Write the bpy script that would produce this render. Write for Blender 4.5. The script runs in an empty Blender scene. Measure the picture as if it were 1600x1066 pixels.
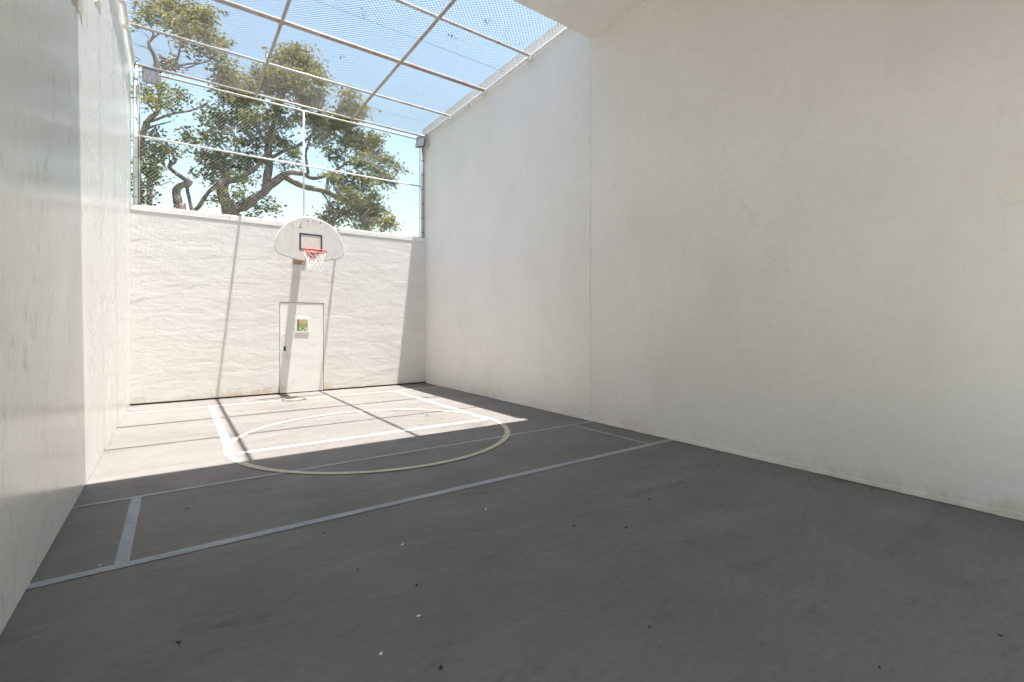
import bpy, math, random
from mathutils import Vector, Matrix, noise

# ------------------------------------------------------------------ camera
W, L = 6.096, 12.35            # court width, depth of the court (far wall at Y = 0)
scene = bpy.context.scene
YAW = math.radians(35.469)
CAM = Vector((0.7126, -11.4887, 1.5337))
FPX, HORIZON = 736.75, 508.05
cam_data = bpy.data.cameras.new('camera')
cam = bpy.data.objects.new('camera', cam_data)
scene.collection.objects.link(cam)
cam.location = CAM
cam.rotation_euler = (math.radians(90), 0, -YAW)
cam_data.sensor_width = 36.0
cam_data.lens = 36.0 * FPX / 1600.0
cam_data.shift_y = -(533.0 - HORIZON) / 1600.0
cam_data.clip_start = 0.05
cam_data.clip_end = 2000
scene.camera = cam

# ------------------------------------------------------------------ light
SUN_DIR = Vector((-0.110, 0.106, -1.0)).normalized()      # way the light travels
world = bpy.data.worlds.new('World')
scene.world = world
world.use_nodes = True
wn = world.node_tree
sky = wn.nodes.new('ShaderNodeTexSky')
sky.sky_type = 'NISHITA'
sky.sun_disc = False
sky.sun_elevation = math.asin(-SUN_DIR.z)
sky.sun_rotation = math.atan2(-SUN_DIR.x, -SUN_DIR.y)
sky.air_density = 2.1
sky.dust_density = 1.3
sky.ozone_density = 1.6
bg = wn.nodes['Background']
bg.inputs['Strength'].default_value = 0.056
wn.links.new(sky.outputs[0], bg.inputs[0])
sun_data = bpy.data.lights.new('sun', 'SUN')
sun = bpy.data.objects.new('sun', sun_data)
scene.collection.objects.link(sun)
sun_data.energy = 3.8
sun_data.angle = math.radians(0.5)
sun_data.color = (1.0, 0.965, 0.92)
sun.location = (10, -10, 40)
sun.rotation_euler = SUN_DIR.to_track_quat('-Z', 'Y').to_euler()

vs = scene.view_settings
vs.view_transform = 'Standard'
vs.look = 'None'
vs.gamma = 1.0
vs.use_curve_mapping = False
vs.exposure = 2.17
cy = scene.cycles
cy.use_denoising = True
cy.denoising_prefilter = 'ACCURATE'
cy.max_bounces = 12
cy.diffuse_bounces = 6
cy.use_adaptive_sampling = True
cy.adaptive_threshold = 0.03
cy.glossy_bounces = 4
cy.transparent_max_bounces = 12
cy.caustics_reflective = False
cy.caustics_refractive = False
cy.sample_clamp_indirect = 8.0

# ------------------------------------------------------------------ helpers
rnd = random.Random(7)
COL = scene.collection


def at(u, v, Y):
    """World point seen at photo position (u, v) on the plane at depth Y."""
    a = (u - 800) / FPX
    c, s = math.cos(YAW), math.sin(YAW)
    t = (Y - CAM.y) / (-a * s + c)
    return Vector((CAM.x + t * (a * c + s), Y, CAM.z - (v - HORIZON) / FPX * t))


def on_floor(u, v, Z=0.0):
    t = FPX * (CAM.z - Z) / (v - HORIZON)
    a = (u - 800) / FPX * t
    c, s = math.cos(YAW), math.sin(YAW)
    return Vector((CAM.x + a * c + t * s, CAM.y - a * s + t * c, Z))


class MB:
    """collects geometry for one mesh"""
    def __init__(self):
        self.v, self.f, self.m = [], [], []

    def add(self, vs_, fs_, mi=0):
        o = len(self.v)
        self.v += [tuple(p) for p in vs_]
        self.f += [tuple(i + o for i in f) for f in fs_]
        self.m += [mi] * len(fs_)
        return self

    def box(self, x0, x1, y0, y1, z0, z1, mi=0, mat=None):
        p = [Vector((x, y, z)) for z in (z0, z1) for y in (y0, y1) for x in (x0, x1)]
        if mat is not None:
            p = [mat @ q for q in p]
        return self.add(p, [(0, 2, 3, 1), (4, 5, 7, 6), (0, 1, 5, 4), (2, 6, 7, 3), (0, 4, 6, 2), (1, 3, 7, 5)], mi)

    def tube(self, pts, r, n=8, cap=True, closed=False, mi=0):
        pts = [Vector(p) for p in pts]
        rs = r if isinstance(r, (list, tuple)) else [r] * len(pts)
        k = len(pts)
        rings, ref = [], None
        for i, p in enumerate(pts):
            if closed:
                d = pts[(i + 1) % k] - pts[i - 1]
            else:
                d = pts[min(i + 1, k - 1)] - pts[max(i - 1, 0)]
            d.normalize()
            if ref is None:
                ref = Vector((0, 0, 1)) if abs(d.z) < 0.9 else Vector((1, 0, 0))
            u = d.cross(ref)
            if u.length < 1e-5:
                u = d.orthogonal()
            u.normalize()
            w = d.cross(u).normalized()
            ref = -w if False else w.cross(d) * 0 + ref
            rings.append([p + (u * math.cos(2 * math.pi * j / n) + w * math.sin(2 * math.pi * j / n)) * rs[i] for j in range(n)])
        vv = [q for ring in rings for q in ring]
        ff = []
        for i in range(k if closed else k - 1):
            a, b = i * n, ((i + 1) % k) * n
            for j in range(n):
                j2 = (j + 1) % n
                ff.append((a + j, a + j2, b + j2, b + j))
        if cap and not closed:
            ff.append(tuple(reversed(range(n))))
            ff.append(tuple((k - 1) * n + j for j in range(n)))
        return self.add(vv, ff, mi)

    def prism(self, outline, y0, y1, mi=0):
        """outline of (x, z) points extruded along Y"""
        n = len(outline)
        vv = [(x, y0, z) for x, z in outline] + [(x, y1, z) for x, z in outline]
        ff = [tuple(range(n)), tuple(reversed(range(n, 2 * n)))]
        ff += [(i, i + n, (i + 1) % n + n, (i + 1) % n) for i in range(n)]
        return self.add(vv, ff, mi)


def link(o):
    COL.objects.link(o)
    return o


def obj(name, mb, mat, parent=None, world=True, smooth=False, bevel=0.0):
    me = bpy.data.meshes.new(name)
    me.from_pydata(mb.v, [], mb.f)
    mats = mat if isinstance(mat, (list, tuple)) else [mat]
    for m in mats:
        me.materials.append(m)
    if len(mats) > 1:
        me.polygons.foreach_set('material_index', mb.m)
    if smooth:
        me.polygons.foreach_set('use_smooth', [True] * len(me.polygons))
    me.update()
    o = link(bpy.data.objects.new(name, me))
    if parent is not None:
        o.parent = parent
        if world:
            q = parent
            off = Vector((0, 0, 0))
            while q is not None:
                off += q.location
                q = q.parent
            o.location = -off
    if bevel:
        b = o.modifiers.new('bevel', 'BEVEL')
        b.width = bevel
        b.segments = 2
        b.limit_method = 'ANGLE'
    return o


def tag(o, label=None, cat=None, group=None, kind=None):
    for k, val in (('label', label), ('category', cat), ('group', group), ('kind', kind)):
        if val:
            o[k] = val
    return o


def thing(name, label, cat, loc, group=None, rotz=0.0):
    e = link(bpy.data.objects.new(name, None))
    e.location = loc
    e.rotation_euler = (0, 0, rotz)
    e.empty_display_size = 0.2
    return tag(e, label, cat, group)


# ------------------------------------------------------------------ materials
class N:
    def __init__(self, name):
        self.mat = bpy.data.materials.new(name)
        self.mat.use_nodes = True
        self.t = self.mat.node_tree
        self.b = self.t.nodes['Principled BSDF']
        self.pos = self.t.nodes.new('ShaderNodeNewGeometry').outputs['Position']

    def node(self, kind, ins=None, **props):
        n = self.t.nodes.new(kind)
        for k, v in props.items():
            setattr(n, k, v)
        for k, v in (ins or {}).items():
            self.put(n.inputs[k], v)
        return n

    def put(self, sock, v):
        if isinstance(v, bpy.types.NodeSocket):
            self.t.links.new(v, sock)
        else:
            sock.default_value = v

    def scaled(self, s, vec=None):
        m = self.node('ShaderNodeMapping', {'Vector': vec or self.pos})
        m.inputs['Scale'].default_value = s
        return m.outputs[0]

    def noise(self, scale, detail=4.0, vec=None, rough=0.55, dist=0.0):
        return self.node('ShaderNodeTexNoise', {'Vector': vec or self.pos, 'Scale': scale, 'Detail': detail,
                                                'Roughness': rough, 'Distortion': dist}).outputs[0]

    def voro(self, scale, vec=None, feature='F1', out='Distance', rand=1.0):
        n = self.node('ShaderNodeTexVoronoi', {'Vector': vec or self.pos, 'Scale': scale, 'Randomness': rand}, feature=feature)
        return n.outputs[out]

    def ramp(self, fac, stops):
        n = self.node('ShaderNodeValToRGB', {'Fac': fac})
        e = n.color_ramp.elements
        while len(e) < len(stops):
            e.new(0.5)
        for i, (p, c) in enumerate(stops):
            e[i].position = p
            e[i].color = (c, c, c, 1) if not isinstance(c, tuple) else (*c, 1)
        return n.outputs[0]

    def math(self, op, a, b=0.0, clamp=False):
        n = self.node('ShaderNodeMath', operation=op, use_clamp=clamp)
        self.put(n.inputs[0], a)
        self.put(n.inputs[1], b)
        return n.outputs[0]

    def mix(self, fac, a, b, mode='MIX'):
        n = self.node('ShaderNodeMix', data_type='RGBA', blend_type=mode)
        self.put(n.inputs[0], fac)
        self.put(n.inputs[6], a if isinstance(a, bpy.types.NodeSocket) else (*a, 1))
        self.put(n.inputs[7], b if isinstance(b, bpy.types.NodeSocket) else (*b, 1))
        return n.outputs[2]

    def bump(self, h, strength, dist, prev=None):
        n = self.node('ShaderNodeBump', {'Height': h, 'Strength': strength, 'Distance': dist})
        if prev is not None:
            self.t.links.new(prev, n.inputs['Normal'])
        return n.outputs[0]

    def out(self, color=None, rough=None, normal=None, metal=None, spec=None):
        for k, v in (('Base Color', color), ('Roughness', rough), ('Normal', normal), ('Metallic', metal), ('Specular IOR Level', spec)):
            if v is not None:
                if k == 'Base Color' and isinstance(v, tuple):
                    v = (*v, 1)
                self.put(self.b.inputs[k], v)
        return self.mat

    def z(self):
        return self.node('ShaderNodeSeparateXYZ', {'Vector': self.pos}).outputs['Z']


def wall_paint(name, base, rough, grain='flat', foot_stain=0.0, streak=0.0, sheen=0.5, relief=1.0, marks=0.42):
    n = N(name)
    b = Vector(base)
    if grain == 'trowel':
        big = n.noise(1.0, 5, n.scaled((0.9, 0.9, 3.4)), 0.6, 0.5)
    else:
        big = n.noise(1.0, 5, n.scaled((0.8, 0.8, 0.6)), 0.62, 0.3)
    col = n.mix(n.ramp(big, [(0.35, 0.0), (0.50, 0.35), (0.68, 1.0)]), base, (b.x * 0.925, b.y * 0.92, b.z * 0.91))
    spk = n.noise(11.0, 4, rough=0.7)
    col = n.mix(n.ramp(spk, [(0.40, 0.35), (0.52, 0.0), (0.62, 0.0)]), col, (b.x * 0.90, b.y * 0.895, b.z * 0.88))
    # chips and scuffs
    mid = n.noise(2.3, 4)
    chips = n.ramp(n.voro(2.6), [(0.0, 1.0), (0.014, 1.0), (0.026, 0.0)])
    chip = n.math('MULTIPLY', chips, n.ramp(mid, [(0.52, 0.0), (0.57, 1.0)]))
    scuff = n.ramp(n.voro(1.7, n.scaled((1.0, 1.0, 3.5))), [(0.0, 1.0), (0.02, 1.0), (0.05, 0.0)])
    scuff = n.math('MULTIPLY', scuff, n.ramp(mid, [(0.5, 0.0), (0.6, 0.8)]))
    mark = n.math('MAXIMUM', chip, scuff)
    col = n.mix(n.math('MULTIPLY', mark, marks), col, (0.36, 0.345, 0.32))
    if grain != 'trowel' and not streak:
        nz = n.node('ShaderNodeTexNoise', {'Vector': n.pos, 'Scale': 1.4, 'Detail': 4.0})
        sc = n.node('ShaderNodeVectorMath', {0: nz.outputs['Color']}, operation='SCALE')
        sc.inputs['Scale'].default_value = 0.5
        wob = n.node('ShaderNodeVectorMath', {0: n.scaled((1.0, 1.0, 0.45)), 1: sc.outputs[0]}, operation='ADD')
        edge = n.voro(0.9, wob.outputs[0], 'DISTANCE_TO_EDGE')
        crack = n.math('MULTIPLY', n.ramp(edge, [(0.0, 1.0), (0.0022, 0.7), (0.005, 0.0)]), n.ramp(mid, [(0.52, 0.0), (0.62, 1.0)]))
        col = n.mix(n.math('MULTIPLY', crack, 0.20), col, (0.36, 0.345, 0.32))
    if streak:
        sv = n.noise(1.0, 5, n.scaled((1.3, 1.3, 0.8)), 0.7, 1.0)
        fine = n.noise(1.0, 4, n.scaled((10, 10, 5.0)), 0.75, 0.8)
        m = n.math('MULTIPLY', n.ramp(sv, [(0.46, 0.0), (0.68, 1.0)]), n.ramp(fine, [(0.50, 0.0), (0.66, 1.0)]))
        col = n.mix(n.math('MULTIPLY', m, streak), col, (0.36, 0.34, 0.315))
    if foot_stain:
        z = n.z()
        rag = n.noise(3.0, 5, n.scaled((1, 1, .6)), 0.7)
        lift = n.math('ADD', z, n.math('MULTIPLY', n.math('SUBTRACT', rag, 0.5), 0.75))
        st = n.math('MULTIPLY', n.ramp(lift, [(0.02, 1.0), (0.15, 0.0)]), n.ramp(big, [(0.42, 0.15), (0.58, 1.0)]))
        tone = n.mix(mid, (0.46, 0.35, 0.22), (0.64, 0.58, 0.49))
        col = n.mix(n.math('MULTIPLY', st, foot_stain), col, tone)
    # relief
    if grain == 'trowel':
        hgt = n.math('ADD', n.math('MULTIPLY', n.noise(1.0, 5, n.scaled((1.6, 1.6, 4.2)), 0.6, 0.4), 1.0), n.math('MULTIPLY', n.noise(20, 3), 0.05))
    else:
        hgt = n.math('ADD', n.noise(1.6, 4), n.math('MULTIPLY', n.noise(40, 3), 0.035))
    hgt = n.math('SUBTRACT', hgt, n.math('MULTIPLY', chip, 0.08))
    nor = n.bump(hgt, 0.5 * relief, 0.03)
    rr = n.math('ADD', n.math('MULTIPLY', n.math('SUBTRACT', big, 0.5), 0.25), rough, True)
    return n.out(col, rr, nor, spec=sheen)


def floor_paint():
    n = N('court_floor_paint')
    a = n.noise(0.42, 7, rough=0.62, dist=0.4)
    col = n.mix(n.ramp(a, [(0.32, 0.0), (0.68, 1.0)]), (0.148, 0.136, 0.126), (0.192, 0.177, 0.164))
    rub = n.ramp(n.noise(1.0, 8, n.scaled((0.75, 2.6, 1)), 0.7, 0.8), [(0.50, 0.0), (0.70, 1.0)])
    col = n.mix(n.math('MULTIPLY', rub, 0.55), col, (0.225, 0.214, 0.203))
    dark = n.ramp(n.noise(1.0, 8, n.scaled((1.5, 3.4, 1)), 0.66, 0.6), [(0.57, 0.0), (0.70, 1.0)])
    col = n.mix(n.math('MULTIPLY', dark, 0.70), col, (0.088, 0.083, 0.079))
    # scrapes
    w = n.ramp(n.voro(1.3, n.scaled((5.5, 1.0, 1.0))), [(0.0, 1.0), (0.03, 0.6), (0.06, 0.0)])
    w = n.math('MULTIPLY', w, n.ramp(n.noise(2.0, 2), [(0.5, 0.0), (0.58, 1.0)]))
    col = n.mix(n.math('MULTIPLY', w, 0.45), col, (0.33, 0.32, 0.31))
    fl = n.noise(15, 6, n.scaled((0.7, 1.6, 1)), 0.75)
    col = n.mix(n.ramp(fl, [(0.30, 0.55), (0.47, 0.0)]), col, (0.085, 0.079, 0.074))
    col = n.mix(n.ramp(fl, [(0.56, 0.0), (0.74, 0.5)]), col, (0.29, 0.275, 0.26))
    spots = n.ramp(n.voro(3.3), [(0.0, 1.0), (0.030, 1.0), (0.045, 0.0)])
    spots = n.math('MULTIPLY', spots, n.ramp(n.noise(1.7, 2), [(0.52, 0.0), (0.56, 1.0)]))
    col = n.mix(n.math('MULTIPLY', spots, 0.5), col, (0.055, 0.053, 0.05))
    grit = n.noise(160, 3)
    col = n.mix(n.ramp(grit, [(0.35, 0.22), (0.65, 0.0)]), col, (0.11, 0.104, 0.099))
    nor = n.bump(grit, 0.25, 0.002)
    nor = n.bump(n.noise(2.0, 5), 0.15, 0.012, nor)
    rr = n.ramp(n.noise(1.4, 6), [(0.3, 0.52), (0.7, 0.72)])
    return n.out(col, rr, nor, spec=0.35)


def line_paint(name, c, wear=0.35):
    n = N(name)
    w = n.ramp(n.noise(2.2, 4, rough=0.65), [(0.38, 0.0), (0.66, 1.0)])
    col = n.mix(n.math('MULTIPLY', w, wear), c, (c[0] * 0.5, c[1] * 0.5, c[2] * 0.5))
    worn = n.ramp(n.noise(26, 5, rough=0.75), [(0.56, 0.0), (0.63, 1.0)])
    col = n.mix(n.math('MULTIPLY', worn, 0.65), col, (0.17, 0.16, 0.15))
    nor = n.bump(n.noise(160, 3), 0.2, 0.002)
    return n.out(col, 0.6, nor, spec=0.35)


def metal_paint(name, c, rust=0.3, rough=0.45, metal=0.0, rustc=(0.30, 0.17, 0.11)):
    n = N(name)
    f = n.ramp(n.noise(5.5, 8, rough=0.7), [(0.50, 0.0), (0.64, 1.0)])
    col = n.mix(n.math('MULTIPLY', f, rust), c, rustc)
    nor = n.bump(n.noise(60, 4), 0.15, 0.002)
    return n.out(col, rough, nor, metal=metal)


M = {}
M['right_paint'] = wall_paint('side_wall_paint', (0.81, 0.783, 0.75), 0.50, 'flat', foot_stain=0.45, marks=0.6)
M['left_paint'] = wall_paint('glossy_side_wall_paint', (0.82, 0.795, 0.765), 0.26, 'flat', streak=0.2, sheen=0.40, relief=0.14, marks=0.12)
M['left_streaked'] = wall_paint('streaked_glossy_paint', (0.87, 0.845, 0.81), 0.22, 'flat', streak=0.8, sheen=0.40, relief=0.14, marks=0.12)  # near left panel: lighter base and heavier streaks than the panels beyond
M['far_paint'] = wall_paint('trowelled_far_wall_paint', (0.72, 0.70, 0.675), 0.55, 'trowel', foot_stain=0.9, relief=0.68, marks=0.6)
M['door_paint'] = wall_paint('door_paint', (0.80, 0.785, 0.76), 0.42, 'trowel', relief=0.35)
M['ceiling'] = wall_paint('ceiling_paint', (0.80, 0.775, 0.74), 0.6, 'flat')
M['coping'] = wall_paint('coping_paint', (0.80, 0.785, 0.755), 0.5, 'flat')
M['floor'] = floor_paint()
M['line_white'] = line_paint('white_line_paint', (0.70, 0.69, 0.66), 0.25)
M['line_cream'] = line_paint('cream_line_paint', (0.56, 0.52, 0.40), 0.30)
M['line_blue'] = line_paint('pale_blue_line_paint', (0.36, 0.385, 0.41), 0.35)
M['pipe'] = metal_paint('painted_pipe', (0.50, 0.475, 0.45), 0.55)
M['pipe_rusty'] = metal_paint('rusting_pipe', (0.42, 0.36, 0.32), 0.9, rustc=(0.36, 0.22, 0.16))
M['pipe_white'] = metal_paint('white_pipe', (0.78, 0.77, 0.75), 0.15)
M['wire'] = metal_paint('backlit_grey_wire', (0.17, 0.165, 0.16), 0.4, 0.6, 0.0)  # netting wire coloured dark to give its backlit look
M['dark_metal'] = metal_paint('dark_metal', (0.06, 0.06, 0.06), 0.2, 0.5)
M['rust'] = metal_paint('rusted_steel', (0.42, 0.33, 0.26), 0.9, 0.7, 0.0, (0.28, 0.15, 0.09))
M['lamp_grey'] = metal_paint('lamp_housing_grey', (0.10, 0.098, 0.095), 0.2, 0.5)
M['rim'] = metal_paint('red_rim_paint', (0.62, 0.075, 0.04), 0.15, 0.4)
M['board'] = metal_paint('backboard_paint', (0.63, 0.615, 0.585), 0.35, 0.45, 0.0, (0.52, 0.47, 0.41))
M['square'] = metal_paint('dark_teal_paint', (0.045, 0.075, 0.095), 0.1, 0.5)
M['cord'] = metal_paint('net_cord', (0.80, 0.80, 0.78), 0.0, 0.8)
M['gap'] = metal_paint('dark_joint_gap_shade', (0.07, 0.065, 0.06), 0.2, 0.9)  # dark joint fill; also recess shade coloured into footing and door jamb


def simple(name, c, rough=0.7, var=0.3, scale=8.0):
    n = N(name)
    col = n.mix(n.noise(scale, 4), tuple(x * (1 - var) for x in c), tuple(min(1, x * (1 + var)) for x in c))
    return n.out(col, rough)


def glass(name, tint=(0.9, 0.93, 0.92), clear=0.85):
    n = N(name)
    tr = n.node('ShaderNodeBsdfTransparent', {'Color': (*tint, 1)})
    gl = n.node('ShaderNodeBsdfGlossy', {'Roughness': 0.03})
    mx = n.node('ShaderNodeMixShader', {'Fac': 1 - clear})
    n.t.links.new(tr.outputs[0], mx.inputs[1])
    n.t.links.new(gl.outputs[0], mx.inputs[2])
    o = n.t.nodes['Material Output']
    n.t.links.new(mx.outputs[0], o.inputs['Surface'])
    return n.mat


M['wire_white'] = simple('white_coated_wire', (0.62, 0.61, 0.59), 0.5, 0.1)
M['pane'] = glass('window_glass')
M['lamp_glass'] = simple('frosted_lamp_glass', (0.20, 0.20, 0.205), 0.25, 0.08)
M['sticker'] = simple('dark_sticker', (0.05, 0.06, 0.06), 0.5)
M['peel'] = simple('bare_plaster', (0.42, 0.38, 0.34), 0.85, 0.3, 30)
M['grass'] = simple('lawn', (0.085, 0.10, 0.055), 0.9, 0.4, 2.0)
M['concrete'] = simple('pale_concrete', (0.42, 0.412, 0.395), 0.85, 0.12, 1.5)
M['leaf_white'] = simple('white_petal', (0.75, 0.73, 0.68), 0.7, 0.1)
M['leaf_dark'] = simple('dark_dead_leaf', (0.035, 0.028, 0.02), 0.8)
M['leaf_brown'] = simple('brown_dead_leaf', (0.16, 0.085, 0.03), 0.8)
M['leaf_yellow'] = simple('yellow_dead_leaf', (0.24, 0.19, 0.05), 0.8)


def bark():
    n = N('oak_bark')
    v = n.noise(1.0, 7, n.scaled((6, 6, 2.0)), 0.65, 0.6)
    col = n.mix(n.ramp(v, [(0.35, 0.0), (0.65, 1.0)]), (0.08, 0.06, 0.05), (0.30, 0.23, 0.19))
    lich = n.ramp(n.noise(2.2, 5), [(0.52, 0.0), (0.66, 1.0)])
    col = n.mix(n.math('MULTIPLY', lich, 0.6), col, (0.42, 0.33, 0.28))
    nor = n.bump(v, 1.0, 0.09)
    return n.out(col, 0.9, nor)


def leaf_mat(name, stops):
    n = N(name)
    at_ = n.node('ShaderNodeAttribute', attribute_name='tint')
    col = n.ramp(at_.outputs['Fac'], stops)
    n.out(col, 0.5)
    tl = n.node('ShaderNodeBsdfTranslucent')
    n.t.links.new(col, tl.inputs['Color'])
    mx = n.node('ShaderNodeMixShader', {'Fac': 0.45})
    n.t.links.new(n.b.outputs[0], mx.inputs[1])
    n.t.links.new(tl.outputs[0], mx.inputs[2])
    n.t.links.new(mx.outputs[0], n.t.nodes['Material Output'].inputs['Surface'])
    return n.mat


M['bark'] = bark()
M['oak_leaf'] = leaf_mat('oak_leaves', [(0.0, (0.06, 0.085, 0.05)), (0.45, (0.15, 0.16, 0.055)),
                                        (0.80, (0.30, 0.265, 0.08)), (0.93, (0.34, 0.29, 0.11)), (1.0, (0.34, 0.20, 0.12))])  # ramp runs from shaded dark green to sunlit yellow; last stop is dead leaves
M['bush_leaf'] = leaf_mat('bush_leaves', [(0.0, (0.05, 0.09, 0.015)), (0.5, (0.13, 0.17, 0.02)), (1.0, (0.24, 0.24, 0.03))])

# ------------------------------------------------------------------ ground and court floor
tag(obj('ground', MB().add([(-400, -400, -0.12), (400, -400, -0.12), (400, 400, -0.12), (-400, 400, -0.12)], [(0, 1, 2, 3)]), M['grass']), kind='structure')
tag(obj('bounce_patio', MB().box(-14, 22, -34, -L - 0.106, -0.2, -0.012), M['concrete']), kind='structure')  # unseen pale paving added to bounce sunlight in through the near end
floor = tag(obj('court_floor', MB().box(-0.1, W + 0.1, -L - 0.1, 0.25, -0.11, 0.0), M['floor']), kind='structure')


def strip(name, x0, x1, y0, y1, z, mat):
    """painted line with slightly uneven edges"""
    along_x = (x1 - x0) > (y1 - y0)
    n = max(2, int(max(x1 - x0, y1 - y0) / 0.05))
    vv, ff = [], []
    for i in range(n + 1):
        t = i / n
        for e, sd in ((0, -1), (1, 1)):
            j = 0.003 * noise.noise((t * n * 0.9, e * 7.3, y0 + x0)) + 0.003 * noise.noise((t * n * 0.12, e * 3.1, y0 - x0))
            if along_x:
                vv.append((x0 + (x1 - x0) * t, (y1 if e else y0) + j, z))
            else:
                vv.append(((x1 if e else x0) + j, y0 + (y1 - y0) * t, z))
        if i:
            o = 2 * i
            ff.append((o - 2, o - 1, o + 1, o) if not along_x else (o - 2, o, o + 1, o - 1))
    if not along_x:
        ff = [tuple(reversed(f)) for f in ff]
    return obj(name, MB().add(vv, ff), mat, floor)


LZ = 0.004
strip('service_line', 0.0, W, -6.155, -6.105, LZ, M['line_blue'])
strip('short_line', 0.0, W, -7.64, -7.56, LZ, M['line_blue'])
strip('service_box_line', 0.39, 0.465, -7.56, -6.155, LZ, M['line_blue'])
strip('service_box_line', 5.645, 5.695, -7.56, -6.155, LZ, M['line_blue'])
strip('baseline', 0.0, W, -0.98, -0.90, LZ, M['line_cream'])
strip('lane_line', 1.205, 1.30, -5.0, -0.98, LZ, M['line_white'])
strip('lane_line', 4.805, 4.90, -5.0, -0.98, LZ, M['line_white'])
strip('free_throw_line', 1.30, 4.805, -5.045, -4.965, LZ, M['line_white'])
ring = MB()
cx0, cy0, r_in, r_out, NS = 3.052, -4.93, 1.80, 1.875, 96
vv, ff = [], []
for i in range(NS):
    a = 2 * math.pi * i / NS
    for r in (r_in, r_out):
        vv.append((cx0 + r * math.cos(a), cy0 + r * math.sin(a), 0.0075))
    j = (i + 1) % NS
    ff.append((2 * i, 2 * i + 1, 2 * j + 1, 2 * j))
obj('free_throw_circle', ring.add(vv, ff), M['line_cream'], floor)

# ------------------------------------------------------------------ walls
WT = 6.77      # top of the side walls
CEIL = 6.096


def side_wall(name, label, x_in, x_out, cuts, mats, proud, leave_top=WT):
    t = thing(name, label, 'wall', ((x_in + x_out) / 2, -L / 2, 0))
    s = 1 if x_out > x_in else -1
    g = 0.003
    for k in range(len(cuts) - 1):
        a, b = cuts[k], cuts[k + 1]
        a2 = a + (g if k else 0)
        b2 = b - (g if k < len(cuts) - 2 else 0)
        xi = x_in - s * proud[k]
        obj('wall_panel', MB().box(min(xi, x_out), max(xi, x_out), a2, b2, 0.004, leave_top), mats[k], t)
    for c in cuts[1:-1]:
        xf = x_in + s * 0.012
        obj('joint_filler', MB().box(min(xf, x_out - s * .01), max(xf, x_out - s * .01), c - g - .02, c + g + .02, 0.01, leave_top - 0.01), M['gap'], t)
    return t


rw = side_wall('side_wall', 'tall plain white painted wall filling the right side of the court', W, W + 0.22, [-L - 0.2, -6.085, 0.22],
               [M['right_paint'], M['right_paint']], [0.0, 0.0])
lw = side_wall('side_wall', 'glossy streaked white wall along the left edge, mirroring the bright floor', 0.0, -0.22, [-L - 0.2, -5.29, -3.59, -1.89, 0.22],
               [M['left_streaked'], M['left_paint'], M['left_paint'], M['left_paint']], [0.006, 0.0, 0.0, 0.0])
# flaky skim of paint that ends just above the floor, along the right wall
sk = MB()
rs = random.Random(3)
ys = [-L + 0.02 + i * 0.06 for i in range(int((L - 0.05) / 0.06))]
h = [0.05 + 0.022 * noise.noise((y * 1.7, 0, 0)) + 0.010 * noise.noise((y * 9, 3, 0)) for y in ys]
b0 = [0.004 + max(0, 0.010 * noise.noise((y * 5, 7, 1)) + 0.004) for y in ys]
vv = []
for y, hh, bb in zip(ys, h, b0):
    vv += [(W - 0.007, y, bb), (W - 0.004, y, hh), (W + 0.002, y, hh + 0.004)]
ff = []
for i in range(len(ys) - 1):
    for j in range(2):
        ff.append((3 * i + j, 3 * i + 3 + j, 3 * i + 4 + j, 3 * i + 1 + j))
obj('skirting_skim', sk.add(vv, ff), M['right_paint'], rw)

bw = thing('added_lintel', 'added unseen white lintel behind the viewer, limiting sky light at the open near end', 'wall', (W / 2, -L - 0.1, 0))
obj('wall_panel', MB().box(0.008, W - 0.002, -L - 0.2, -L, 3.0, CEIL + 0.01), M['right_paint'], bw)  # unseen lintel added to hold back sky light and let ground bounce in



def on_left(u, v):
    a = (u - 800) / FPX
    c, s_ = math.cos(YAW), math.sin(YAW)
    t = -CAM.x / (a * c + s_)
    return Vector((0, CAM.y + t * (-a * s_ + c), CAM.z - (v - HORIZON) / FPX * t))


for poly in ([(109, 0), (114, 10), (117, 8), (119, 20), (121, 16), (124, 24), (126, 37), (127, 22), (129, 12), (128, 2), (122, -6), (113, -6)],
             [(148, 2), (150, 10), (152, 8), (155, 16), (156, 24), (158, 12), (157, 4), (153, 0)]):
    q = [on_left(u, v) for u, v in poly]
    px_ = 0.0085 if poly[0][0] < 137 else 0.003
    mb = MB().add([(px_, p.y, p.z) for p in q] + [(px_ - 0.006, p.y, p.z) for p in q],
                  [tuple(range(len(q)))] + [(i, i + len(q), (i + 1) % len(q) + len(q), (i + 1) % len(q)) for i in range(len(q))])
    obj('peeling_patch', mb, M['peel'], lw)

roof = thing('roof', 'flat white roof slab over the near half of the court', 'roof', (W / 2, -9.2, CEIL))
obj('ceiling_slab', MB().box(-0.05, W + 0.05, -L - 0.3, -6.10, CEIL, CEIL + 0.30), M['ceiling'], roof)

# far wall with its door opening
FW = 3.72
DX0, DX1, DZ1 = 2.578, 3.512, 2.045
fw = thing('far_wall', 'rough sunlit white wall at the far end with a flush door', 'wall', (W / 2, 0.1, 0))
mb = MB()
mb.box(0.0, DX0, 0.0, 0.2, 0.035, FW)
mb.box(DX1, W, 0.0, 0.2, 0.035, FW)
mb.box(DX0, DX1, 0.0, 0.2, DZ1, FW)
obj('wall_panel', mb, M['far_paint'], fw)
mb = MB()
mb.box(0.0, DX0 - .004, 0.035, 0.19, 0.001, 0.06)
mb.box(DX1 + .004, W, 0.035, 0.19, 0.001, 0.06)
obj('footing', mb, M['gap'], fw)  # shade of the recess under the wall put into this dark colour
# coping in four lengths
xs = [0.0, 1.62, 3.2, 4.75, W]
for i in range(4):
    obj('coping', MB().box(xs[i] + 0.002, xs[i + 1] - 0.002, -0.008, 0.235, FW + 0.002, FW + 0.105), M['coping'], fw, bevel=0.006)
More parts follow.
